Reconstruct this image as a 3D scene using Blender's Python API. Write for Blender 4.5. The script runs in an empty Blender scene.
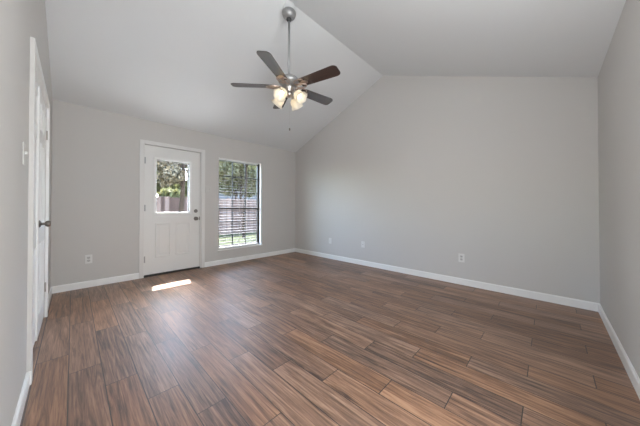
import bpy, bmesh, math, random
from mathutils import Vector, Matrix

random.seed(7)
C = bpy.context.scene.collection
PI = math.pi

# ------------------------------------------------------------------ camera
W, L, H = 3.978, 4.879, 2.445        # room width (x), length (y), eave height
RY, RZ = 2.484, 3.423                # ridge of the vaulted ceiling
DX = -0.012                          # plane of the left wall
YAW, PITCH, ROLL = 0.766959, 0.00892, 0.0005
cam = bpy.data.cameras.new('camera')
cam.sensor_width = 36.0
cam.lens = 238.03 / 640 * 36
cam.shift_y = -7.26 / 640
cam.clip_start = 0.02
co = bpy.data.objects.new('camera', cam)
C.objects.link(co)
co.location = (0.17616, 0.37146, 1.07763)
fw = Vector((math.cos(YAW) * math.cos(PITCH), math.sin(YAW) * math.cos(PITCH), math.sin(PITCH)))
rt = fw.cross(Vector((0, 0, 1))).normalized()
up = rt.cross(fw)
r2 = math.cos(ROLL) * rt + math.sin(ROLL) * up
u2 = -math.sin(ROLL) * rt + math.cos(ROLL) * up
co.rotation_euler = Matrix((r2, u2, -fw)).transposed().to_euler()
bpy.context.scene.camera = co

# ------------------------------------------------------------------ light
vs = bpy.context.scene.view_settings
vs.view_transform = 'Standard'
vs.look = 'None'
vs.gamma = 1.0
vs.use_curve_mapping = False
vs.exposure = 0.39

world = bpy.data.worlds.new('sky')
bpy.context.scene.world = world
world.use_nodes = True
wn = world.node_tree.nodes
sky = wn.new('ShaderNodeTexSky')
sky.sky_type = 'NISHITA'
sky.sun_disc = False
sky.sun_elevation = math.radians(59)
sky.sun_rotation = math.radians(14)
sky.dust_density = 1.5
wn['Background'].inputs['Strength'].default_value = 4.3
world.node_tree.links.new(sky.outputs[0], wn['Background'].inputs['Color'])

sun = bpy.data.lights.new('sun', 'SUN')
sun.energy = 34
sun.angle = math.radians(0.6)
sun.color = (1.0, 0.985, 0.96)
so = bpy.data.objects.new('sun', sun)
C.objects.link(so)
sd = Vector((-0.25, -1.0, -1.70)).normalized()
so.rotation_euler = sd.to_track_quat('-Z', 'Y').to_euler()
so.location = (6, 14, 20)


def area(name, loc, direction, sx, sy, power, color):
    a = bpy.data.lights.new(name, 'AREA')
    a.shape = 'RECTANGLE'
    a.size, a.size_y = sx, sy
    a.energy = power
    a.color = color
    o = bpy.data.objects.new(name, a)
    C.objects.link(o)
    o.location = loc
    o.rotation_euler = Vector(direction).to_track_quat('-Z', 'Y').to_euler()
    return o


# two fill lamps added in assumed openings behind the camera
area('front_fill', (0.95, -0.10, 1.20), (0, 1, 0.30), 1.20, 2.0, 46, (0.94, 0.975, 1.0))
area('left_fill', (-0.11, 1.05, 1.20), (1, -1.6, 1.4), 1.05, 2.0, 38, (0.94, 0.975, 1.0))

# ------------------------------------------------------------------ materials


def new_mat(name):
    m = bpy.data.materials.new(name)
    m.use_nodes = True
    nt = m.node_tree
    return m, nt, nt.nodes, nt.links, nt.nodes['Principled BSDF']


def plain(name, col, rough=0.5, metal=0.0, spec=0.5, bump=0.0, bscale=60.0, var=0.0, vscale=8.0):
    m, nt, N, K, b = new_mat(name)
    b.inputs['Base Color'].default_value = (*col, 1)
    b.inputs['Roughness'].default_value = rough
    b.inputs['Metallic'].default_value = metal
    b.inputs['Specular IOR Level'].default_value = spec
    tc = N.new('ShaderNodeTexCoord')
    if bump:
        n = N.new('ShaderNodeTexNoise')
        n.inputs['Scale'].default_value = bscale
        n.inputs['Detail'].default_value = 3
        K.new(tc.outputs['Object'], n.inputs['Vector'])
        bp = N.new('ShaderNodeBump')
        bp.inputs['Strength'].default_value = bump
        bp.inputs['Distance'].default_value = 0.004
        K.new(n.outputs['Fac'], bp.inputs['Height'])
        K.new(bp.outputs['Normal'], b.inputs['Normal'])
    if var:
        n = N.new('ShaderNodeTexNoise')
        n.inputs['Scale'].default_value = vscale
        n.inputs['Detail'].default_value = 4
        K.new(tc.outputs['Object'], n.inputs['Vector'])
        mx = N.new('ShaderNodeMix')
        mx.data_type = 'RGBA'
        mx.inputs[6].default_value = (*[c * (1 - var) for c in col], 1)
        mx.inputs[7].default_value = (*[min(1, c * (1 + var)) for c in col], 1)
        K.new(n.outputs['Fac'], mx.inputs[0])
        K.new(mx.outputs[2], b.inputs['Base Color'])
    return m


M = {}
M['wall'] = plain('wall_paint', (0.605, 0.587, 0.563), 0.75, spec=0.25, bump=0.16, bscale=75)
M['ceiling'] = plain('ceiling_paint', (0.74, 0.75, 0.75), 0.85, spec=0.2, bump=0.25, bscale=110)
M['trim'] = plain('white_trim', (0.88, 0.88, 0.865), 0.35, spec=0.4)
M['door'] = plain('door_white', (0.78, 0.775, 0.755), 0.4, spec=0.4)
M['frame_white'] = plain('door_frame_white', (0.74, 0.73, 0.71), 0.4, spec=0.4)
M['plate'] = plain('plate_plastic', (0.74, 0.73, 0.71), 0.35)
M['plate_grey'] = plain('plate_greige', (0.60, 0.585, 0.56), 0.4)
M['recept'] = plain('receptacle_plastic', (0.50, 0.49, 0.47), 0.4)
M['slot'] = plain('slot_dark', (0.05, 0.05, 0.05), 0.6)
M['nickel'] = plain('brushed_nickel', (0.50, 0.47, 0.44), 0.28, metal=1.0)
M['nickel_dark'] = plain('aged_nickel', (0.22, 0.20, 0.18), 0.35, metal=1.0)
M['copper_nickel'] = plain('antique_nickel', (0.46, 0.37, 0.32), 0.3, metal=1.0)
M['rod'] = plain('satin_nickel', (0.40, 0.40, 0.40), 0.42, metal=0.55)
M['bronze'] = plain('bronze_frame', (0.018, 0.016, 0.014), 0.45)
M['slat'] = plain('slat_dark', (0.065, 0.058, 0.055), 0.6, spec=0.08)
M['cord'] = plain('cord_grey', (0.30, 0.29, 0.27), 0.8)
M['threshold'] = plain('threshold_dark', (0.03, 0.027, 0.024), 0.6)
M['bark'] = plain('bark', (0.03, 0.019, 0.012), 0.9, spec=0.1, bump=0.8, bscale=9, var=0.5, vscale=5)
M['lawn'] = plain('lawn', (0.024, 0.030, 0.010), 0.9, spec=0.1, bump=0.6, bscale=30, var=0.35, vscale=2.5)
M['patio'] = plain('patio_concrete', (0.60, 0.58, 0.55), 0.85, var=0.1)
M['siding'] = plain('house_siding', (0.15, 0.16, 0.20), 0.7, var=0.06)
M['roof'] = plain('roof_shingle', (0.045, 0.04, 0.036), 0.9, bump=0.5, bscale=20, var=0.2)
M['brick'] = plain('brick_post', (0.32, 0.16, 0.11), 0.85, var=0.3, vscale=14)
M['shell_white'] = plain('shell_paint', (0.6, 0.59, 0.57), 0.8)


def pickets():
    m, nt, N, K, b = new_mat('weathered_fence')
    tc = N.new('ShaderNodeTexCoord')
    mp = N.new('ShaderNodeMapping')
    mp.inputs['Scale'].default_value = (7.0, 7.0, 0.35)
    n = N.new('ShaderNodeTexNoise')
    n.inputs['Scale'].default_value = 1.0
    n.inputs['Detail'].default_value = 5
    K.new(tc.outputs['Object'], mp.inputs['Vector'])
    K.new(mp.outputs[0], n.inputs['Vector'])
    sx = N.new('ShaderNodeSeparateXYZ')
    K.new(tc.outputs['Object'], sx.inputs[0])
    dv = N.new('ShaderNodeMath')
    dv.operation = 'DIVIDE'
    dv.inputs[1].default_value = 0.1385
    K.new(sx.outputs[0], dv.inputs[0])
    fl_ = N.new('ShaderNodeMath')
    fl_.operation = 'FLOOR'
    K.new(dv.outputs[0], fl_.inputs[0])
    wz = N.new('ShaderNodeTexWhiteNoise')
    wz.noise_dimensions = '1D'
    K.new(fl_.outputs[0], wz.inputs['W'])
    ad = N.new('ShaderNodeMath')
    ad.operation = 'MULTIPLY_ADD'
    ad.inputs[1].default_value = 0.5
    K.new(wz.outputs['Value'], ad.inputs[0])
    sb = N.new('ShaderNodeMath')
    sb.operation = 'SUBTRACT'
    sb.inputs[1].default_value = 0.25
    K.new(n.outputs['Fac'], sb.inputs[0])
    K.new(sb.outputs[0], ad.inputs[2])
    r = N.new('ShaderNodeValToRGB')
    r.color_ramp.elements[0].position = 0.32
    r.color_ramp.elements[0].color = (0.055, 0.034, 0.027, 1)
    r.color_ramp.elements[1].position = 0.68
    r.color_ramp.elements[1].color = (0.150, 0.103, 0.085, 1)
    K.new(ad.outputs[0], r.inputs[0])
    K.new(r.outputs[0], b.inputs['Base Color'])
    b.inputs['Roughness'].default_value = 0.9
    b.inputs['Specular IOR Level'].default_value = 0.1
    return m


M['fence'] = pickets()


def leafmat(name, a, c):
    m, nt, N, K, b = new_mat(name)
    tc = N.new('ShaderNodeTexCoord')
    n = N.new('ShaderNodeTexNoise')
    n.inputs['Scale'].default_value = 3.0
    K.new(tc.outputs['Object'], n.inputs['Vector'])
    mx = N.new('ShaderNodeMix')
    mx.data_type = 'RGBA'
    mx.inputs[6].default_value = (*a, 1)
    mx.inputs[7].default_value = (*c, 1)
    K.new(n.outputs['Fac'], mx.inputs[0])
    K.new(mx.outputs[2], b.inputs['Base Color'])
    b.inputs['Roughness'].default_value = 0.6
    b.inputs['Specular IOR Level'].default_value = 0.12
    tr = N.new('ShaderNodeBsdfTranslucent')
    K.new(mx.outputs[2], tr.inputs['Color'])
    ms = N.new('ShaderNodeMixShader')
    ms.inputs[0].default_value = 0.3
    K.new(b.outputs[0], ms.inputs[1])
    K.new(tr.outputs[0], ms.inputs[2])
    K.new(ms.outputs[0], N['Material Output'].inputs['Surface'])
    return m


M['leaf_olive'] = leafmat('leaves_olive', (0.075, 0.070, 0.032), (0.19, 0.17, 0.085))
M['leaf_light'] = leafmat('leaves_light', (0.08, 0.08, 0.028), (0.17, 0.16, 0.07))
M['leaf_dark'] = leafmat('leaves_brown', (0.065, 0.050, 0.030), (0.15, 0.12, 0.075))


def glassmat():
    m, nt, N, K, b = new_mat('window_glass')
    N.remove(b)
    t = N.new('ShaderNodeBsdfTransparent')
    t.inputs['Color'].default_value = (0.95, 0.96, 0.95, 1)
    g = N.new('ShaderNodeBsdfGlossy')
    g.inputs['Roughness'].default_value = 0.02
    lw = N.new('ShaderNodeLayerWeight')
    lw.inputs['Blend'].default_value = 0.5
    pw = N.new('ShaderNodeMath')
    pw.operation = 'POWER'
    pw.inputs[1].default_value = 5.0
    K.new(lw.outputs['Facing'], pw.inputs[0])
    ma = N.new('ShaderNodeMath')
    ma.operation = 'MULTIPLY_ADD'
    ma.inputs[1].default_value = 0.6
    ma.inputs[2].default_value = 0.03
    K.new(pw.outputs[0], ma.inputs[0])
    ms = N.new('ShaderNodeMixShader')
    K.new(ma.outputs[0], ms.inputs[0])
    K.new(t.outputs[0], ms.inputs[1])
    K.new(g.outputs[0], ms.inputs[2])
    K.new(ms.outputs[0], N['Material Output'].inputs['Surface'])
    return m


M['glass'] = glassmat()


def shademat():
    m, nt, N, K, b = new_mat('frosted_shade')
    b.inputs['Base Color'].default_value = (0.9, 0.87, 0.8, 1)
    b.inputs['Roughness'].default_value = 0.35
    tr = N.new('ShaderNodeBsdfTranslucent')
    tr.inputs['Color'].default_value = (0.95, 0.9, 0.8, 1)
    ms = N.new('ShaderNodeMixShader')
    ms.inputs[0].default_value = 0.55
    K.new(b.outputs[0], ms.inputs[1])
    K.new(tr.outputs[0], ms.inputs[2])
    K.new(ms.outputs[0], N['Material Output'].inputs['Surface'])
    return m


M['shade'] = shademat()


def bulbmat():
    m, nt, N, K, b = new_mat('lit_bulb')
    b.inputs['Base Color'].default_value = (1, 0.9, 0.75, 1)
    b.inputs['Emission Color'].default_value = (1.0, 0.9, 0.76, 1)
    b.inputs['Emission Strength'].default_value = 3.6
    return m


M['bulb'] = bulbmat()


def blademat():
    m, nt, N, K, b = new_mat('walnut_blade')
    tc = N.new('ShaderNodeTexCoord')
    mp = N.new('ShaderNodeMapping')
    mp.inputs['Scale'].default_value = (3, 45, 45)
    n = N.new('ShaderNodeTexNoise')
    n.inputs['Scale'].default_value = 1
    n.inputs['Detail'].default_value = 4
    K.new(tc.outputs['Object'], mp.inputs['Vector'])
    K.new(mp.outputs[0], n.inputs['Vector'])
    r = N.new('ShaderNodeValToRGB')
    r.color_ramp.elements[0].position = 0.3
    r.color_ramp.elements[0].color = (0.018, 0.008, 0.006, 1)
    r.color_ramp.elements[1].position = 0.7
    r.color_ramp.elements[1].color = (0.045, 0.021, 0.015, 1)
    K.new(n.outputs['Fac'], r.inputs[0])
    K.new(r.outputs[0], b.inputs['Base Color'])
    b.inputs['Roughness'].default_value = 0.32
    b.inputs['Coat Weight'].default_value = 1.0
    b.inputs['Coat IOR'].default_value = 1.9
    b.inputs['Coat Roughness'].default_value = 0.22
    return m


M['blade'] = blademat()


def floormat():
    """wood-look porcelain planks, 0.156 x 0.915 m, one-third stagger, thin grout"""
    m, nt, N, K, b = new_mat('plank_tile')
    PW, PL = 0.1562, 0.915

    def math_(op, a, c=None, d=None):
        n = N.new('ShaderNodeMath')
        n.operation = op
        for i, v in enumerate((a, c, d)):
            if v is None:
                continue
            if isinstance(v, (int, float)):
                n.inputs[i].default_value = v
            else:
                K.new(v, n.inputs[i])
        return n.outputs[0]

    tc = N.new('ShaderNodeTexCoord')
    sp = N.new('ShaderNodeSeparateXYZ')
    K.new(tc.outputs['Object'], sp.inputs[0])
    x, y = sp.outputs[0], sp.outputs[1]
    u = math_('DIVIDE', math_('SUBTRACT', x, 0.007), PW)
    row = math_('FLOOR', u)
    fu = math_('FRACT', u)
    v = math_('DIVIDE', math_('ADD', math_('SUBTRACT', y, 2.92), math_('MULTIPLY', row, 0.305)), PL)
    colm = math_('FLOOR', v)
    fv = math_('FRACT', v)
    du = math_('MULTIPLY', math_('MINIMUM', fu, math_('SUBTRACT', 1.0, fu)), PW)
    dv = math_('MULTIPLY', math_('MINIMUM', fv, math_('SUBTRACT', 1.0, fv)), PL)
    dist = math_('MINIMUM', du, dv)
    gr = math_('LESS_THAN', dist, 0.0024)
    cid = N.new('ShaderNodeCombineXYZ')
    K.new(row, cid.inputs[0])
    K.new(colm, cid.inputs[1])
    wnz = N.new('ShaderNodeTexWhiteNoise')
    wnz.noise_dimensions = '3D'
    K.new(cid.outputs[0], wnz.inputs['Vector'])
    rnd = wnz.outputs['Value']
    rnd2 = math_('FRACT', math_('MULTIPLY', rnd, 7.31))
    # grain: long streaks that differ plank by plank
    gx = math_('ADD', math_('MULTIPLY', x, 1.0), math_('MULTIPLY', rnd, 37.0))
    gy = math_('ADD', math_('MULTIPLY', y, 1.0), math_('MULTIPLY', rnd, 11.0))

    def grain(sx, sy, detail, dist_, z):
        c = N.new('ShaderNodeCombineXYZ')
        K.new(math_('MULTIPLY', gx, sx), c.inputs[0])
        K.new(math_('MULTIPLY', gy, sy), c.inputs[1])
        c.inputs[2].default_value = z
        n = N.new('ShaderNodeTexNoise')
        n.inputs['Scale'].default_value = 1.0
        n.inputs['Detail'].default_value = detail
        n.inputs['Roughness'].default_value = 0.6
        n.inputs['Distortion'].default_value = dist_
        K.new(c.outputs[0], n.inputs['Vector'])
        return n.outputs['Fac']

    g1 = grain(30, 1.5, 4, 1.9, 0.0)
    g2 = grain(130, 5.0, 3, 0.8, 5.0)
    g3 = grain(9, 1.2, 2, 1.0, 9.0)
    g = math_('ADD', math_('ADD', math_('MULTIPLY', g1, 0.55), math_('MULTIPLY', g2, 0.25)), math_('MULTIPLY', g3, 0.2))
    g = math_('ADD', g, math_('MULTIPLY', math_('SUBTRACT', rnd, 0.5), 0.10))
    r = N.new('ShaderNodeValToRGB')
    e = r.color_ramp.elements
    e[0].position = 0.37
    e[0].color = (0.072, 0.042, 0.031, 1)
    e[1].position = 0.64
    e[1].color = (0.45, 0.268, 0.172, 1)
    e2 = r.color_ramp.elements.new(0.5)
    e2.color = (0.245, 0.135, 0.085, 1)
    K.new(g, r.inputs[0])
    # some planks run grey-brown, others red-brown
    hs = N.new('ShaderNodeHueSaturation')
    K.new(r.outputs[0], hs.inputs['Color'])
    K.new(math_('ADD', 0.90, math_('MULTIPLY', rnd2, 0.2)), hs.inputs['Saturation'])
    mx = N.new('ShaderNodeMix')
    mx.data_type = 'RGBA'
    mx.inputs[7].default_value = (0.040, 0.032, 0.029, 1)
    K.new(gr, mx.inputs[0])
    K.new(hs.outputs[0], mx.inputs[6])
    K.new(mx.outputs[2], b.inputs['Base Color'])
    K.new(math_('ADD', 0.35, math_('MULTIPLY', g1, 0.18)), b.inputs['Roughness'])
    b.inputs['Specular IOR Level'].default_value = 1.0
    bp = N.new('ShaderNodeBump')
    bp.inputs['Strength'].default_value = 0.35
    bp.inputs['Distance'].default_value = 0.002
    K.new(math_('SUBTRACT', math_('MULTIPLY', g2, 0.25), math_('MULTIPLY', gr, 1.0)), bp.inputs['Height'])
    K.new(bp.outputs['Normal'], b.inputs['Normal'])
    return m


M['floor'] = floormat()

# ------------------------------------------------------------------ mesh helpers


class MB:
    def __init__(s):
        s.bm = bmesh.new()

    def box(s, x0, x1, y0, y1, z0, z1):
        vs_ = [s.bm.verts.new(p) for p in ((x0, y0, z0), (x1, y0, z0), (x1, y1, z0), (x0, y1, z0),
                                           (x0, y0, z1), (x1, y0, z1), (x1, y1, z1), (x0, y1, z1))]
        for f in ((3, 2, 1, 0), (4, 5, 6, 7), (0, 1, 5, 4), (1, 2, 6, 5), (2, 3, 7, 6), (3, 0, 4, 7)):
            s.bm.faces.new([vs_[i] for i in f])
        return s

    def prism(s, pts, axis, a0, a1):
        """extrude a polygon along an axis; pts are the two other coordinates in order"""
        def P(p, a):
            return {'x': (a, p[0], p[1]), 'y': (p[0], a, p[1]), 'z': (p[0], p[1], a)}[axis]
        A = [s.bm.verts.new(P(p, a0)) for p in pts]
        B = [s.bm.verts.new(P(p, a1)) for p in pts]
        n = len(pts)
        s.bm.faces.new(A[::-1])
        s.bm.faces.new(B)
        for i in range(n):
            s.bm.faces.new((A[i], A[(i + 1) % n], B[(i + 1) % n], B[i]))
        return s

    def lathe(s, prof, n=24, mat=None, wave=None):
        """revolve (r, z) profile about z; wave(k, i) may scale the radius"""
        mat = mat or Matrix()
        rings = []
        for k, (r, z) in enumerate(prof):
            if r < 1e-6:
                rings.append([s.bm.verts.new(mat @ Vector((0, 0, z)))])
            else:
                ring = []
                for i in range(n):
                    rr = r * (wave(k, i / n * 2 * PI) if wave else 1)
                    a = i / n * 2 * PI
                    ring.append(s.bm.verts.new(mat @ Vector((rr * math.cos(a), rr * math.sin(a), z))))
                rings.append(ring)
        for a, b in zip(rings, rings[1:]):
            for i in range(n):
                j = (i + 1) % n
                if len(a) == 1 and len(b) == 1:
                    continue
                if len(a) == 1:
                    s.bm.faces.new((a[0], b[i], b[j]))
                elif len(b) == 1:
                    s.bm.faces.new((a[i], a[j], b[0]))
                else:
                    s.bm.faces.new((a[i], a[j], b[j], b[i]))
        return s

    def tube(s, path, rad, n=8, cap=True):
        rings = []
        P = [Vector(p) for p in path]
        R = rad if isinstance(rad, (list, tuple)) else [rad] * len(P)
        prev = None
        for i, p in enumerate(P):
            d = (P[min(i + 1, len(P) - 1)] - P[max(i - 1, 0)]).normalized()
            if prev is None:
                prev = d.orthogonal().normalized()
            prev = (prev - d * prev.dot(d)).normalized()
            q = d.cross(prev)
            rings.append([s.bm.verts.new(p + R[i] * (math.cos(t / n * 2 * PI) * prev + math.sin(t / n * 2 * PI) * q)) for t in range(n)])
        for a, b in zip(rings, rings[1:]):
            for i in range(n):
                j = (i + 1) % n
                s.bm.faces.new((a[i], a[j], b[j], b[i]))
        if cap:
            s.bm.faces.new(rings[0][::-1])
            s.bm.faces.new(rings[-1])
        return s

    def sphere(s, c, r, n=12, sc=(1, 1, 1)):
        mt = Matrix.Translation(c) @ Matrix.Diagonal((sc[0], sc[1], sc[2], 1))
        bmesh.ops.create_uvsphere(s.bm, u_segments=n, v_segments=max(6, n // 2), radius=r, matrix=mt)
        return s

    def build(s, name, mat, parent=None, smooth=False, bevel=0.0, loc=None):
        bmesh.ops.recalc_face_normals(s.bm, faces=s.bm.faces)
        me = bpy.data.meshes.new(name)
        s.bm.to_mesh(me)
        s.bm.free()
        me.materials.append(mat)
        o = bpy.data.objects.new(name, me)
        C.objects.link(o)
        if smooth:
            for p in me.polygons:
                p.use_smooth = True
        if parent is not None:
            o.parent = parent
        if loc:
            o.location = loc
        if bevel:
            b = o.modifiers.new('bevel', 'BEVEL')
            b.width = bevel
            b.segments = 2
            b.limit_method = 'ANGLE'
        return o


def struct(o, label=None):
    o['kind'] = 'structure'
    if label:
        o['label'] = label
    return o


def tag(o, label, cat, group=None, kind=None):
    o['label'] = label
    o['category'] = cat
    if group:
        o['group'] = group
    if kind:
        o['kind'] = kind
    return o


def empty(name, loc, rotz=0.0):
    o = bpy.data.objects.new(name, None)
    o.empty_display_size = 0.1
    o.location = loc
    o.rotation_euler = (0, 0, rotz)
    C.objects.link(o)
    return o


# ------------------------------------------------------------------ room shell
T = 0.13                                   # wall thickness
DA = (0.936, 1.759, 2.066)                 # entry door opening x0, x1, top
WN = (2.090, 3.010, 0.288, 2.040)          # window opening x0, x1, z0, z1
CD = (2.703, 3.942, 2.062)                 # left-wall double door y0, y1, top
OPEN_L = (0.45, 1.66, 2.40)                  # assumed opening in the left wall, out of view, made for a fill lamp
OPEN_F = (0.30, 1.60, 2.40)                   # assumed opening in the front wall, out of view, shaped for its fill lamp

fl = MB().box(-2.4, W + T, -2.4, L + T, -0.12, 0.0)
struct(fl.build('floor', M['floor']), 'brown wood-look plank tile floor')

w = MB()
A0, A1 = L, L + T
w.box(-T - 0.1, DA[0], A0, A1, 0, H + .02)
w.box(DA[0], DA[1], A0, A1, DA[2], H + .02)
w.box(DA[1], WN[0], A0, A1, 0, H + .02)
w.box(WN[0], WN[1], A0, A1, 0, WN[2])
w.box(WN[0], WN[1], A0, A1, WN[3], H + .02)
w.box(WN[1], W + T, A0, A1, 0, H + .02)
struct(w.build('wall_back', M['wall']), 'grey painted wall with the entry door and window')

sl = (RZ - H) / (L - RY)
s2 = (RZ - H) / RY
w = MB()
w.prism([(-T, 0), (L, 0), (L, H), (RY, RZ), (0, H), (-T, H - T * s2)], 'x', W, W + T)
struct(w.build('wall_right', M['wall']), 'tall blank grey gable wall')

w = MB()
w.prism([(OPEN_L[1], 0), (CD[0], 0), (CD[0], H), (OPEN_L[1], H)], 'x', DX - T, DX)
w.prism([(-T, 0), (OPEN_L[0], 0), (OPEN_L[0], H), (-T, H)], 'x', DX - T, DX)
w.prism([(OPEN_L[0], OPEN_L[2]), (OPEN_L[1], OPEN_L[2]), (OPEN_L[1], H), (OPEN_L[0], H)], 'x', DX - T, DX)
w.prism([(CD[0], CD[2]), (CD[1], CD[2]), (CD[1], H), (CD[0], H)], 'x', DX - T, DX)
w.prism([(CD[1], 0), (L, 0), (L, H), (CD[1], H)], 'x', DX - T, DX)
w.prism([(0, H), (L, H), (RY, RZ)], 'x', DX - T, DX)
w.box(DX - T - .05, DX - T + .02, CD[0] - .1, CD[1] + .1, 0, H)
struct(w.build('wall_left', M['wall']), 'grey wall with white double doors at the left edge')

w = MB()
w.box(-T, OPEN_F[0], -T, 0, 0, H)
w.box(OPEN_F[1], W + T, -T, 0, 0, H)
w.box(OPEN_F[0], OPEN_F[1], -T, 0, OPEN_F[2], H)
struct(w.build('wall_front', M['wall']), 'grey wall at the right edge')

c = MB()
k = 0.1
c.prism([(L + T, H - T * sl), (RY, RZ), (-T, H - T * s2), (-T, H - T * s2 + k), (RY, RZ + k), (L + T, H - T * sl + k)],
        'x', -T - .1, W + T)
struct(c.build('ceiling', M['ceiling']), 'white vaulted ceiling with a ridge crease')

# unseen shells added behind the fill lamps to keep the sky out
w = MB()
w.box(0.1, 2.5, -1.12, -1.02, 0, H)
w.box(0.0, 0.1, -1.12, -T, 0, H)
w.box(2.5, 2.6, -1.12, -T, 0, H)
w.box(0.0, 2.6, -1.12, -T, H, H + .08)
struct(w.build('wall_front_shell', M['shell_white']))
w = MB()
w.box(-1.12, -1.02, 0.2, 1.9, 0, H)
w.box(-1.12, DX - T, 0.1, 0.2, 0, H)
w.box(-1.12, DX - T, 1.9, 2.0, 0, H)
w.box(-1.12, DX - T, 0.1, 2.0, H, H + .08)
struct(w.build('wall_left_shell', M['shell_white']))

# baseboards
BH, BT = 0.088, 0.013


def base(name, axis, a0, a1, off, sgn):
    b = MB()
    for i in range(0, len(a0)):
        prof = [(off, 0), (off + sgn * BT, 0), (off + sgn * BT, BH - .012), (off + sgn * BT * .5, BH), (off, BH)]
        b.prism(prof, axis, a0[i], a1[i])
    return struct(b.build(name, M['trim']))


CAS = 0.058
base('baseboard_back', 'x', [DX + BT, DA[1] + CAS + .018], [DA[0] - CAS + .003, W - BT], L, -1)
# prism order for axis x is (y, z)
base('baseboard_right', 'y', [0.0], [L], W, -1)
base('baseboard_left', 'y', [OPEN_L[1], CD[1] + CAS], [CD[0] - CAS, L], DX, 1)
base('baseboard_front', 'x', [OPEN_F[1]], [W - BT], 0, 1)


def casing_profile(mb, axis, lo, hi, off, sgn, top, th=0.018, w_=CAS):
    """two legs and a head of a flat door casing around an opening"""
    def P(a, b):
        return (off, off + sgn * th)
    o0, o1 = sorted((off, off + sgn * th))
    if axis == 'x':
        mb.box(lo - w_, lo, o0, o1, 0, top + w_)
        mb.box(hi, hi + w_, o0, o1, 0, top + w_)
        mb.box(lo, hi, o0, o1, top, top + w_)
    else:
        mb.box(o0, o1, lo - w_, lo, 0, top + w_)
        mb.box(o0, o1, hi, hi + w_, 0, top + w_)
        mb.box(o0, o1, lo, hi, top, top + w_)


t = MB()
casing_profile(t, 'x', DA[0], DA[1] + .018, L, -1, DA[2])
t.box(DA[0] - .0, DA[0] + .006, L, L + T, 0, DA[2])
t.box(DA[1] - .006 + .006, DA[1] + .018, L - .001, L + .02, 0, DA[2])
struct(t.build('trim_1', M['frame_white'], bevel=0.004), 'white casing around the entry door')
t = MB()
casing_profile(t, 'y', CD[0], CD[1], DX, 1, CD[2], th=0.02)
struct(t.build('trim_2', M['trim'], bevel=0.003), 'white casing around the double doors')


def panel_ring(mb, fix, x0, x1, z0, z1, wd=0.022, dep=0.006, axis='y', sgn=-1):
    """raised moulding: sloped ring with a raised field, on a face at y=fix (or x=fix)"""
    def V(a, d, z):
        return mb.bm.verts.new((a, fix + sgn * d, z) if axis == 'y' else (fix + sgn * d, a, z))
    loops = []
    for ins, d in ((0, 0.0), (wd * .35, dep), (wd * .75, dep), (wd * 1.2, -0.001), (wd * 1.9, -0.001), (wd * 2.8, dep * .6)):
        loops.append([V(x0 + ins, d, z0 + ins), V(x1 - ins, d, z0 + ins), V(x1 - ins, d, z1 - ins), V(x0 + ins, d, z1 - ins)])
    for a, b in zip(loops, loops[1:]):
        for i in range(4):
            j = (i + 1) % 4
            mb.bm.faces.new((a[i], a[j], b[j], b[i]))
    mb.bm.faces.new(loops[-1])


def knob_mesh(mb, c, axis, sgn, r=0.027):
    """rose, neck and round knob growing along an axis"""
    d = {'x': Vector((1, 0, 0)), 'y': Vector((0, 1, 0))}[axis] * sgn
    mt = Matrix.Translation(c) @ d.to_track_quat('Z', 'Y').to_matrix().to_4x4()
    mb.lathe([(0, 0), (r * 1.15, 0), (r * 1.15, .004), (r * .9, .010), (r * .42, .014), (r * .40, .030), (r * .75, .036),
              (r, .046), (r * .98, .056), (r * .7, .064), (0, .066)], 20, mt)


ed = MB().box(DX, DX + .0195, CD[0] - CAS - .003, CD[0] - CAS, BH, CD[2] + CAS)  # thin strip in wall colour, paints shade onto the casing's side
struct(ed.build('trim_shade', M['wall']), 'wall-coloured strip standing in for shade on the side of the near casing leg')

# ---- entry door (back wall)
DY = L + 0.012                            # room face of the leaf
G = (1.098, 1.583, 1.004, 1.850)          # visible glass
d = MB()
x0, x1 = DA[0] + .008, DA[1] - .002
z0, z1 = 0.032, DA[2] - .004
d.box(x0, G[0] - .02, DY, DY + .042, z0, z1)
d.box(G[1] + .02, x1, DY, DY + .042, z0, z1)
d.box(G[0] - .02, G[1] + .02, DY, DY + .042, z0, G[2] - .02)
d.box(G[0] - .02, G[1] + .02, DY, DY + .042, G[3] + .02, z1)
panel_ring(d, DY, 1.085, 1.305, 0.285, 0.835)
panel_ring(d, DY, 1.375, 1.600, 0.285, 0.835)
door1 = struct(d.build('door_1', M['door']), 'white half-glass entry door in the back wall')
f = MB()
for y0_, y1_ in ((DY - .014, DY + .004), (DY + .038, DY + .055)):
    f.box(G[0] - .034, G[0], y0_, y1_, G[2] - .034, G[3] + .034)
    f.box(G[1], G[1] + .034, y0_, y1_, G[2] - .034, G[3] + .034)
    f.box(G[0], G[1], y0_, y1_, G[2] - .034, G[2])
    f.box(G[0], G[1], y0_, y1_, G[3], G[3] + .034)
fr = f.build('lite_frame', M['trim'], door1, bevel=0.004)
fr['label'] = 'raised white frame around the door glass'
g = MB().box(G[0] - .01, G[1] + .01, DY + .018, DY + .022, G[2] - .01, G[3] + .01)
g.build('glass_pane', M['glass'], door1)
hr = MB().box(G[0], G[1], DY + .004, DY + .017, G[3] - .022, G[3])
hr.build('blind_head_rail', M['cord'], door1)
st = MB().box(G[1] - .022, G[1], DY + .005, DY + .017, G[2], G[3] - .022)
st.build('blind_control_track', M['recept'], door1)
st = MB().box(G[1] - .020, G[1] - .004, DY - .004, DY + .006, 1.30, 1.36)
st.build('blind_slider', M['plate'], door1, bevel=0.002)
for i, zz in enumerate((1.816, 1.074, 0.273)):
    h = MB()
    h.lathe([(0, -.05), (.0065, -.05), (.0065, .05), (0, .05)], 10, Matrix.Translation((DA[0] + .003, DY - .006, zz)))
    h.box(DA[0] + .004, DA[0] + .022, DY - .0015, DY + .001, zz - .05, zz + .05)
    h.build('hinge', M['rod'], door1)
kb = MB()
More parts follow.
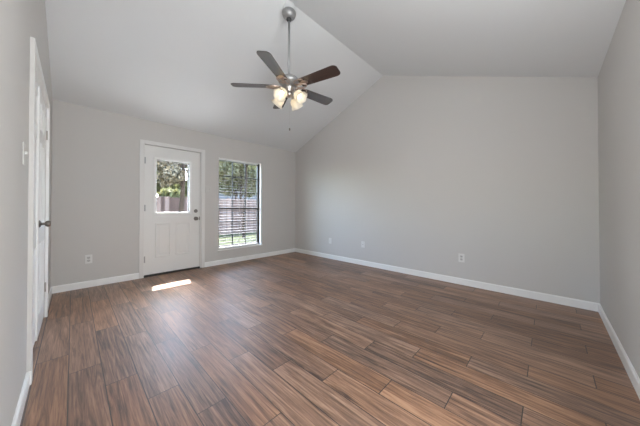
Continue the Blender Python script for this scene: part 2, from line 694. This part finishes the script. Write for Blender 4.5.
knob_mesh(kb, Vector((1.688, DY, 0.888)), 'y', -1, .029)
kb.build('door_knob', M['nickel_dark'], door1, smooth=True)['label'] = 'dark nickel round door knob'
kb = MB()
mt = Matrix.Translation((1.688, DY, 1.022)) @ Vector((0, -1, 0)).to_track_quat('Z', 'Y').to_matrix().to_4x4()
kb.lathe([(0, 0), (.031, 0), (.031, .006), (.024, .016), (.012, .018), (0, .018)], 20, mt)
kb.box(1.682, 1.694, DY - .034, DY - .016, 1.006, 1.038)
kb.build('deadbolt', M['nickel_dark'], door1)
sk = MB().box(1.746, 1.757, DY - .003, DY + .01, 0.86, 0.92)
sk.build('strike_plate', M['nickel_dark'], door1)
th = MB().box(DA[0], DA[1], L - .001, L + T + .03, 0.0, 0.026)
th.build('threshold', M['threshold'], door1)
# jambs that close the gap between leaf and wall
j = MB()
j.box(DA[0], DA[1], L + .055, L + T, DA[2] - .012, DA[2])
j.box(DA[1] - .012, DA[1], L + .056, L + T, 0.026, DA[2])
j.box(DA[0], DA[0] + .012, L + .056, L + T, 0.026, DA[2])
struct(j.build('trim_3', M['frame_white']))

# ---- double doors in the left wall (hinged far leaf, near leaf)


def leaf(name, y0_, y1_, xf, label):
    d = MB()
    d.box(xf - .036, xf, y0_, y1_, 0.014, CD[2] - .006)
    wd = y1_ - y0_
    for za, zb in ((0.20, 0.78), (0.95, 1.62), (1.72, 1.95)):
        panel_ring(d, xf, y0_ + .09, y0_ + wd / 2 - .035, za, zb, .016, .006, 'x', 1)
        panel_ring(d, xf, y0_ + wd / 2 + .035, y1_ - .09, za, zb, .016, .006, 'x', 1)
    return struct(d.build(name, M['trim']), label)


d2 = leaf('door_2', 3.324, 3.938, DX - .004, 'far leaf of the white double doors, with knob')
d3 = leaf('door_3', 2.706, 3.318, DX - .014, 'near leaf of the white double doors')
for zz in (1.79, 0.30):
    h = MB().lathe([(0, -.045), (.0065, -.045), (.0065, .045), (0, .045)], 10, Matrix.Translation((DX + .004, 3.937, zz)))
    h.build('hinge', M['nickel'], d2)
kb = MB()
knob_mesh(kb, Vector((DX - .004, 3.375, 0.945)), 'x', 1, .026)
kb.build('door_knob', M['nickel_dark'], d2, smooth=True)['label'] = 'dark nickel knob on the far leaf'
stp = MB().box(DX - .018, DX + .004, CD[0], CD[1], CD[2] - .007, CD[2])
struct(stp.build('trim_4', M['trim']))

# ---- window
wf = MB()
FY0, FY1 = L + .082, L + .125
x0, x1, z0, z1 = WN
fw_ = 0.040
wf.box(x0, x0 + fw_, FY0, FY1, z0, z1)
wf.box(x1 - fw_, x1, FY0, FY1, z0, z1)
wf.box(x0 + fw_, x1 - fw_, FY0, FY1, z0, z0 + fw_)
wf.box(x0 + fw_, x1 - fw_, FY0, FY1, z1 - fw_, z1)
win = struct(wf.build('window_1', M['bronze']), 'dark-framed double-hung window with white blind')
ms_ = MB()
ZM = 1.075
ms_.box(x0 + fw_, x1 - fw_, FY0 + .004, FY1 - .004, ZM - .022, ZM + .022)
ms_.build('meeting_rail', M['bronze'], win)
mu = MB()
ix0, ix1 = x0 + fw_, x1 - fw_
for kx in (1, 2):
    xc = ix0 + (ix1 - ix0) * kx / 3
    mu.box(xc - .009, xc + .009, FY0 + .012, FY0 + .028, z0 + fw_, z1 - fw_)
for zb, zt in ((z0 + fw_, ZM - .022), (ZM + .022, z1 - fw_)):
    for kz in (1, 2):
        zc = zb + (zt - zb) * kz / 3
        mu.box(ix0, ix1, FY0 + .013, FY0 + .027, zc - .009, zc + .009)
mu.build('muntins', M['bronze'], win)
MB().box(ix0, ix1, FY0 + .018, FY0 + .022, z0 + fw_, ZM - .022).build('glass_pane', M['glass'], win)
MB().box(ix0, ix1, FY0 + .018, FY0 + .022, ZM + .022, z1 - fw_).build('glass_pane', M['glass'], win)
si = MB()
si.box(x0 - .022, x1 + .025, L - .026, L + .001, z0 - .022, z0)
si.box(x0 + .001, x1 - .001, L, FY0, z0 - .001, z0 + .001)
si.build('window_sill', M['trim'], win, bevel=0.004)
ap = MB().box(x0 - .01, x1 + .012, L - .011, L, z0 - .062, z0 - .022)
ap.build('sill_apron', M['wall'], win)

# ---- blind
bl = empty('window_blind', ((x0 + x1) / 2, L + .045, z0))
tag(bl, 'dark horizontal slat blind with a white head rail hanging in the window, slats nearly level', 'blind')
bx0, bx1 = x0 + .004, x1 - .064
hx = (bx1 - bx0) / 2
ox = (bx0 + bx1) / 2 - (x0 + x1) / 2
hh = z1 - z0
MB().box(ox - hx, ox + hx, -.028, .028, hh - .034, hh - .002).build('head_rail', M['trim'], bl)
s = MB()
TILT = math.radians(9.3)
nz = 0
z = 0.062
SW = 0.031
while z < hh - .06:
    # a slightly crowned slat, room edge lower
    prof = []
    for q in (-1, -.5, 0, .5, 1):
        yy = q * SW
        zz = .0012 * (1 - q * q)
        prof.append((yy * math.cos(TILT) - zz * math.sin(TILT), z + yy * math.sin(TILT) + zz))
    prof += [(a, b - .0022) for a, b in reversed(prof)]
    s.prism(prof, 'x', ox - hx, ox + hx)
    nz += 1
    z += 0.0525
s.build('slats', M['slat'], bl)
MB().box(ox - hx, ox + hx, -.028, .028, .006, .030).build('bottom_rail', M['trim'], bl, bevel=.003)
for cx in (-hx + .13, 0.0, hx - .13):
    c_ = MB()
    c_.tube([(ox + cx, -.030, .02), (ox + cx, -.030, hh - .03)], .0016, 6)
    c_.tube([(ox + cx, .030, .02), (ox + cx, .030, hh - .03)], .0016, 6)
    c_.build('ladder_cord', M['cord'], bl)

# ------------------------------------------------------------------ wall plates


def plate(name, loc, rotz, kind, label, cat, wd=0.072, ht=0.116, group=None, pm='plate'):
    """local: x across, y out of the wall (towards -y), z up; origin at plate bottom centre on the wall"""
    r = empty(name, loc, rotz)
    tag(r, label, cat, group)
    MB().box(-wd / 2, wd / 2, -.007, 0, 0, ht).build('plate', M[pm], r, bevel=.003)
    if kind == 'duplex':
        for zc in (ht / 2 - .020, ht / 2 + .020):
            o = MB().prism([(-.016, zc - .010), (-.010, zc - .014), (.010, zc - .014), (.016, zc - .010), (.016, zc + .010),
                            (.010, zc + .014), (-.010, zc + .014), (-.016, zc + .010)], 'y', -.0095, -.006)
            ob = o.build('receptacle', M['recept'], r)
            q = MB()
            q.box(-.008, -.006, -.0102, -.009, zc - .001, zc + .007)
            q.box(.006, .008, -.0102, -.009, zc - .001, zc + .007)
            q.box(-.002, .002, -.0102, -.009, zc - .008, zc - .004)
            q.build('slots', M['slot'], ob)
        q = MB().sphere((0, -.007, ht / 2), .003, 8, (1, .5, 1))
        q.build('screw', M['nickel'], r)
    elif kind == 'jack':
        MB().box(-.009, .009, -.012, -.006, ht / 2 - .010, ht / 2 + .010).build('jack', M['recept'], r)
        for zc in (.012, ht - .012):
            MB().sphere((0, -.007, zc), .003, 8, (1, .5, 1)).build('screw', M['nickel'], r)
    elif kind == 'coax':
        mt_ = Matrix.Translation((0, -.006, ht / 2)) @ Vector((0, -1, 0)).to_track_quat('Z', 'Y').to_matrix().to_4x4()
        MB().lathe([(0, 0), (.007, 0), (.007, .004), (.0045, .004), (.0045, .013), (0, .013)], 12, mt_).build('cable_socket', M['nickel'], r)
        for zc in (.012, ht - .012):
            MB().sphere((0, -.007, zc), .003, 8, (1, .5, 1)).build('screw', M['nickel'], r)
    elif kind == 'toggle':
        n = 2 if wd > .1 else 1
        for i in range(n):
            xc = (i - (n - 1) / 2) * .046
            tg = MB()
            tg.box(xc - .005, xc + .005, -.016, -.006, ht / 2 - .002, ht / 2 + .014)
            tg.build('toggle', M[pm], r, bevel=.001)
            for zc in (ht / 2 - .03, ht / 2 + .03):
                MB().sphere((xc, -.007, zc), .0028, 8, (1, .5, 1)).build('screw', M['nickel'], r)
    return r


plate('wall_outlet', (0.327, L, 0.322), 0, 'duplex', 'white duplex outlet low on the back wall, left of the entry door', 'outlet', group='wall outlets')
plate('light_switch', (1.897, L, 1.355), 0, 'toggle', 'pale double toggle switch plate between the entry door and the window', 'switch', wd=.104, ht=.110, pm='plate_grey')
# on the right wall the plates face -x
plate('wall_outlet', (W, 1.267, 0.315), -PI / 2, 'duplex', 'white duplex outlet on the right wall, nearest the right corner', 'outlet', group='wall outlets', wd=.075, ht=.118)
plate('cable_plate', (W, 2.905, 0.330), -PI / 2, 'jack', 'small white jack plate on the right wall, second from the far corner', 'wall plate', group='low wall plates')
plate('cable_plate', (W, 3.735, 0.318), -PI / 2, 'coax', 'small white cable plate on the right wall, nearest the far corner', 'wall plate', group='low wall plates')
# on the left wall they face +x
plate('light_switch', (DX - .003, 2.43, 1.310), PI / 2, 'toggle', 'pale switch plate on the left wall beside the double doors', 'switch', ht=.12, pm='plate_grey')

# ------------------------------------------------------------------ ceiling fan
FX, FY = 1.893, 2.525
BZ = 2.472
fan = empty('ceiling_fan', (FX, FY, BZ))
tag(fan, 'five-blade ceiling fan with walnut blades and four lit glass shades hanging from the ridge', 'ceiling fan')
TOPZ = RZ - BZ
MB().lathe([(0, TOPZ + .01), (.062, TOPZ + .01), (.062, TOPZ - .085), (0, TOPZ - .085)], 24).build('sloped_ceiling_adapter', M['ceiling'], fan)
cn = MB().lathe([(0, TOPZ - .080), (.072, TOPZ - .080), (.079, TOPZ - .088), (.079, TOPZ - .112), (.070, TOPZ - .138), (.048, TOPZ - .156), (.030, TOPZ - .162), (0, TOPZ - .163)], 28)
cn.build('canopy', M['rod'], fan, smooth=True)
b_ = MB().sphere((0, 0, TOPZ - .170), .030, 16)
b_.build('hanger_ball', M['slot'], fan, smooth=True)
MB().tube([(0, 0, TOPZ - .18), (0, 0, .13)], .0135, 14).build('down_rod', M['rod'], fan, smooth=True)
mo = MB().lathe([(0, .142), (.022, .142), (.026, .128), (.060, .118), (.098, .098), (.118, .072), (.120, .052), (.108, .034), (.085, .020),
                 (.06, .010), (0, .010)], 36)
mo.build('motor_housing', M['rod'], fan, smooth=True)
sw = MB().lathe([(0, .006), (.062, .006), (.066, -.012), (.058, -.040), (.040, -.052), (.040, -.075), (.050, -.082), (.050, -.100), (.030, -.118), (.012, -.126), (0, -.128)], 28)
sw.build('switch_housing', M['nickel'], fan, smooth=True)
A_FAN = math.radians(137.6)
PT = math.tan(math.radians(12))
for kk in range(5):
    a = A_FAN + kk * 2 * PI / 5
    rot = Matrix.Rotation(a, 4, 'Z')
    # blade
    n = 12
    out = []
    r0, r1, w0, w1 = .160, .646, .058, .072
    for i in range(n + 1):
        t_ = i / n
        out.append((r0 + t_ * (r1 - .055 - r0), w0 + (w1 - w0) * t_))
    tip = []
    for i in range(1, 9):
        th_ = i / 8 * PI / 2
        tip.append((r1 - .055 + .055 * math.sin(th_), .0 + w1 * (0.45 + 0.55 * math.cos(th_)) if i < 8 else w1 * .45))
    ring = out + tip
    pts = [(r_, y_) for r_, y_ in ring] + [(r_, -y_) for r_, y_ in reversed(ring)]
    mb = MB()
    lo = [mb.bm.verts.new((r_, y_, -y_ * PT - .003)) for r_, y_ in pts]
    hi = [mb.bm.verts.new((r_, y_, -y_ * PT + .003)) for r_, y_ in pts]
    mb.bm.faces.new(lo[::-1])
    mb.bm.faces.new(hi)
    for i in range(len(pts)):
        jn = (i + 1) % len(pts)
        mb.bm.faces.new((lo[i], lo[jn], hi[jn], hi[i]))
    ob = mb.build('blade', M['blade'], fan)
    ob.rotation_euler = (0, 0, a)
    # ornate bracket: two open loops and a stem
    br = MB()
    br.tube([(.085, 0, .004), (.12, 0, -.012), (.16, 0, -.012), (.20, 0, -.007)], .008, 8)
    for sgn in (-1, 1):
        path = []
        for i in range(17):
            th_ = i / 16 * 2 * PI
            xx = .160 - .062 * math.cos(th_)
            yy = sgn * (.034 - .030 * math.cos(th_ + sgn * 0) * .2 + .030 * math.sin(th_))
            path.append((xx, yy, -yy * PT - .010))
        br.tube(path, .007, 6)
    ring_ = [(.150 + .020 * math.cos(i / 12 * 2 * PI), .020 * math.sin(i / 12 * 2 * PI), -.014) for i in range(13)]
    br.tube(ring_, .0055, 6)
    br.prism([(.17, -.012), (.17, .012), (.21, .040), (.25, .030), (.265, .0), (.25, -.030), (.21, -.040)], 'z', -.010, -.0045)
    ob2 = br.build('blade_bracket', M['copper_nickel'], fan, smooth=False)
    ob2.rotation_euler = (0, 0, a)
# light kit
camaz = math.atan2(co.location.y - FY, co.location.x - FX)
for ph in (-35, 55, 145, -125):
    a = camaz + math.radians(-ph) * -1
    d_ = Vector((math.cos(a), math.sin(a), 0))
    ar = MB()
    ar.tube([(d_ * .04) + Vector((0, 0, -.080)), (d_ * .065) + Vector((0, 0, -.070)), (d_ * .085) + Vector((0, 0, -.078)), (d_ * .094) + Vector((0, 0, -.095))], .008, 8)
    axis = (d_ * .72 + Vector((0, 0, -.70))).normalized()
    org = d_ * .090 + Vector((0, 0, -.088))
    mt = Matrix.Translation(org) @ axis.to_track_quat('Z', 'Y').to_matrix().to_4x4()
    ar.lathe([(0, -.012), (.020, -.012), (.024, .004), (.024, .022), (0, .022)], 16, mt)
    arm = ar.build('lamp_arm', M['nickel'], fan, smooth=True)
    sh = MB()

    def wv(k_, t_):
        return 1 + (0.07 * max(0, (k_ - 4)) / 3) * math.cos(6 * t_)
    sh.lathe([(.024, .012), (.034, .020), (.050, .038), (.056, .060), (.054, .080), (.057, .096), (.065, .112), (.073, .122)], 36, mt, wv)
    so_ = sh.build('lamp_shade', M['shade'], fan, smooth=True)
    sm = so_.modifiers.new('solid', 'SOLIDIFY')
    sm.thickness = .0025
    bu = MB()
    bu.lathe([(0, .022), (.012, .022), (.014, .035), (.024, .055), (.027, .070), (.022, .086), (.012, .094), (0, .096)], 16, mt)
    bu.build('bulb', M['bulb'], so_, smooth=True)
# pull chain with its end bob
pc = MB()
pc.tube([(.012, .0, -.125), (.012, 0, -.475)], .0006, 6)
ch = pc.build('pull_chain', M['nickel'], fan)
MB().lathe([(0, -.470), (.006, -.475), (.009, -.487), (.007, -.502), (0, -.506)], 12, Matrix.Translation((.012, 0, 0))).build('chain_bob', M['nickel_dark'], ch, smooth=True)

# ------------------------------------------------------------------ outside
GZ = -0.16
gr = MB().box(-14, 26, L + T, 40, GZ - .1, GZ)
struct(gr.build('ground', M['lawn']), 'green lawn outside')
pa = MB().box(-4, 9, L + T + .002, L + 2.3, GZ - .05, GZ + .06)  # out of view; made larger and paler to bounce sun into the room
struct(pa.build('patio', M['patio']), 'unseen concrete patio outside the door, extended to bounce sunlight indoors')
ev = MB()
ev.prism([(L + T, H - T * sl - .02), (L + .60, H - T * sl - .02), (L + .60, H - T * sl + .14), (L + T, H + .25)], 'x', -1, 6)
struct(ev.build('eave', M['trim']), 'roof overhang above the entry door')

# picket fence, about 6 m from the house
FYY = 11.0
fe = empty('picket_fence', (5, FYY, GZ))
tag(fe, 'weathered brown wooden picket fence across the back yard', 'fence')
xx = -9.0
while xx < 17:
    p = MB()
    x_ = xx
    while x_ < xx + 2.4 - .01:
        ht = 1.66 + random.uniform(-.025, .025)
        yj = random.uniform(-.006, .006)
        p.prism([(x_, 0.02), (x_ + .138, 0.02), (x_ + .138, ht - .03), (x_ + .11, ht), (x_ + .028, ht), (x_, ht - .03)], 'y', yj, yj + .018)
        x_ += .1385
    for zz in (.35, 1.35):
        p.box(xx, xx + 2.4, .020, .06, zz, zz + .09)
    o = p.build('fence_panel', M['fence'], fe)
    o.location = (-5, 0, 0)
    q = MB().box(xx - .045, xx + .045, .03, .12, 0, 1.62)
    o = q.build('post', M['fence'], fe)
    o.location = (-5, 0, 0)
    xx += 2.4

# neighbouring house seen through the window
nh = empty('neighbour_house', (13.6, 22.5, GZ))
tag(nh, 'pale blue-grey sided house beyond the fence, seen through the window', 'house')
hb = MB()
hb.box(-4.2, 4.5, 0, 6, 0, 2.75)
for i in range(13):
    hb.box(-4.22, 4.52, -.02, 0, .02 + i * .205, .20 + i * .205)
hb.build('wall', M['siding'], nh)
hb = MB().prism([(-.6, 2.72), (6.6, 2.72), (3, 3.7)], 'x', -4.7, 5.0)
hb.build('roof', M['roof'], nh)
MB().box(-.15, .15, -.9, -.6, 0, 2.72).build('porch_post', M['brick'], nh)


def tree(name, base_, h, crown, n, leaf, label, trunk_r=.14, lean=(0, 0), size=.09, seed=1, low=.25, cat='tree', group=None):
    rnd = random.Random(seed)
    r = empty(name, base_)
    tag(r, label, cat, group)
    tb = MB()
    top = Vector((lean[0], lean[1], h * .8))
    pth = [Vector((0, 0, -.05)), Vector((lean[0] * .2, lean[1] * .2, h * .2)), Vector((lean[0] * .6 + .05, lean[1] * .6, h * .5)), top]
    tb.tube(pth, [trunk_r, trunk_r * .85, trunk_r * .6, trunk_r * .2], 10)
    cl = []
    for i in range(11):
        a = rnd.uniform(0, 2 * PI)
        zb = rnd.uniform(low, .75) * h
        f_ = zb / (h * .8)
        b0 = Vector((lean[0] * f_, lean[1] * f_, zb))
        ln = crown * rnd.uniform(.5, .95)
        b1 = b0 + Vector((math.cos(a) * ln, math.sin(a) * ln, rnd.uniform(.1, .5) * ln + .2))
        tb.tube([b0, (b0 + b1) / 2 + Vector((0, 0, .12)), b1], [trunk_r * .35, trunk_r * .22, trunk_r * .08], 6)
        cl.append((b1, rnd.uniform(.45, .8) * crown * .6))
        cl.append(((b0 + b1) / 2 + Vector((0, 0, .2)), rnd.uniform(.4, .7) * crown * .5))
    cl.append((top, crown * .6))
    tb.build('trunk', M['bark'], r, smooth=True)
    vs__, fs = [], []
    for i in range(n):
        c0, rad = rnd.choice(cl)
        dv = Vector((rnd.gauss(0, 1), rnd.gauss(0, 1), rnd.gauss(0, .85)))
        dv = dv.normalized() * rad * rnd.random() ** .45
        p0 = c0 + dv
        if p0.z < .15:
            continue
        nn = Vector((rnd.gauss(0, 1), rnd.gauss(0, 1), rnd.gauss(0, 1) + .6)).normalized()
        t1 = nn.orthogonal().normalized()
        t1 = Matrix.Rotation(rnd.uniform(0, 2 * PI), 3, nn) @ t1
        t2 = nn.cross(t1)
        sz = size * rnd.uniform(.6, 1.3)
        k0 = len(vs__)
        vs__ += [p0 - t1 * sz, p0 + t2 * sz * .45, p0 + t1 * sz, p0 - t2 * sz * .45]
        fs.append((k0, k0 + 1, k0 + 2, k0 + 3))
    me = bpy.data.meshes.new('foliage')
    me.from_pydata([tuple(v_) for v_ in vs__], [], fs)
    me.materials.append(M[leaf])
    o = bpy.data.objects.new('foliage', me)
    C.objects.link(o)
    o.parent = r
    return r


# in front of the fence
tree('ivy_covered_tree', (2.82, 9.8, GZ), 5.0, 1.0, 6500, 'leaf_dark', 'brown-leaved ivy-clad tree in front of the fence, at the right of the door glass', .10, (.1, 0), .075, 5, low=.34)
tree('flowering_shrub', (1.45, 10.0, GZ), 2.1, .5, 1500, 'leaf_light', 'pale green shrub at the fence, low at the left of the door glass', .03, (0, 0), .06, 8, low=.5, cat='shrub')
tree('yard_tree', (5.15, 9.6, GZ), 4.8, .9, 5000, 'leaf_light', 'light green tree inside the fence, seen at the left of the window', .07, (.1, 0), .08, 14, low=.6)
# close behind the fence
for x_, y_, h_, cr_, n_, lf, lw_, lb in (
        (-1.6, 14.0, 5.6, 1.3, 7000, 'leaf_olive', .2, 'dense olive tree close behind the fence, leftmost of its row'),
        (1.5, 14.0, 5.8, 1.35, 10000, 'leaf_olive', .2, 'dense olive tree close behind the fence, at the left of the door glass'),
        (4.45, 14.4, 5.8, 1.15, 11000, 'leaf_light', .2, 'dense light green tree close behind the fence, at the right of the door glass'),
        (7.3, 14.0, 6.0, 1.35, 9000, 'leaf_olive', .33, 'olive tree with a bare trunk behind the fence, at the middle of the window'),
        (10.9, 14.4, 5.8, 1.2, 8000, 'leaf_dark', .4, 'brownish tree behind the fence, just past the right side of the window')):
    tree('garden_tree', (x_, y_, GZ), h_, cr_, n_, lf, lb, .09, (0, 0), .15, int(20 + x_ * 3), low=lw_, group='trees close behind the fence')
# farther back
for x_, y_, h_, cr_, n_, lf, lw_, lb in (
        (-0.4, 19.0, 6.8, 1.6, 9000, 'leaf_light', .15, 'light green tree far behind the fence, leftmost of the back row'),
        (3.6, 19.2, 6.8, 1.6, 9000, 'leaf_olive', .15, 'olive tree far behind the fence, between the door-glass trees'),
        (9.3, 18.6, 6.8, 1.6, 9000, 'leaf_light', .25, 'light green tree far behind the fence, at the left end of the blue-grey house'),
        (13.9, 18.6, 6.8, 1.5, 9000, 'leaf_dark', .40, 'brownish tree in front of the blue-grey house'),
        (12.0, 33.5, 10.5, 2.7, 11000, 'leaf_olive', .2, 'tall olive tree rising behind the left end of the blue-grey house roof'),
        (19.6, 33.5, 10.5, 2.7, 11000, 'leaf_light', .2, 'tall light green tree rising behind the right end of the blue-grey house roof')):
    tree('background_tree', (x_, y_, GZ), h_, cr_, n_, lf, lb, .13, (0, 0), .23, int(60 + x_ * 3), low=lw_, group='trees far behind the fence')
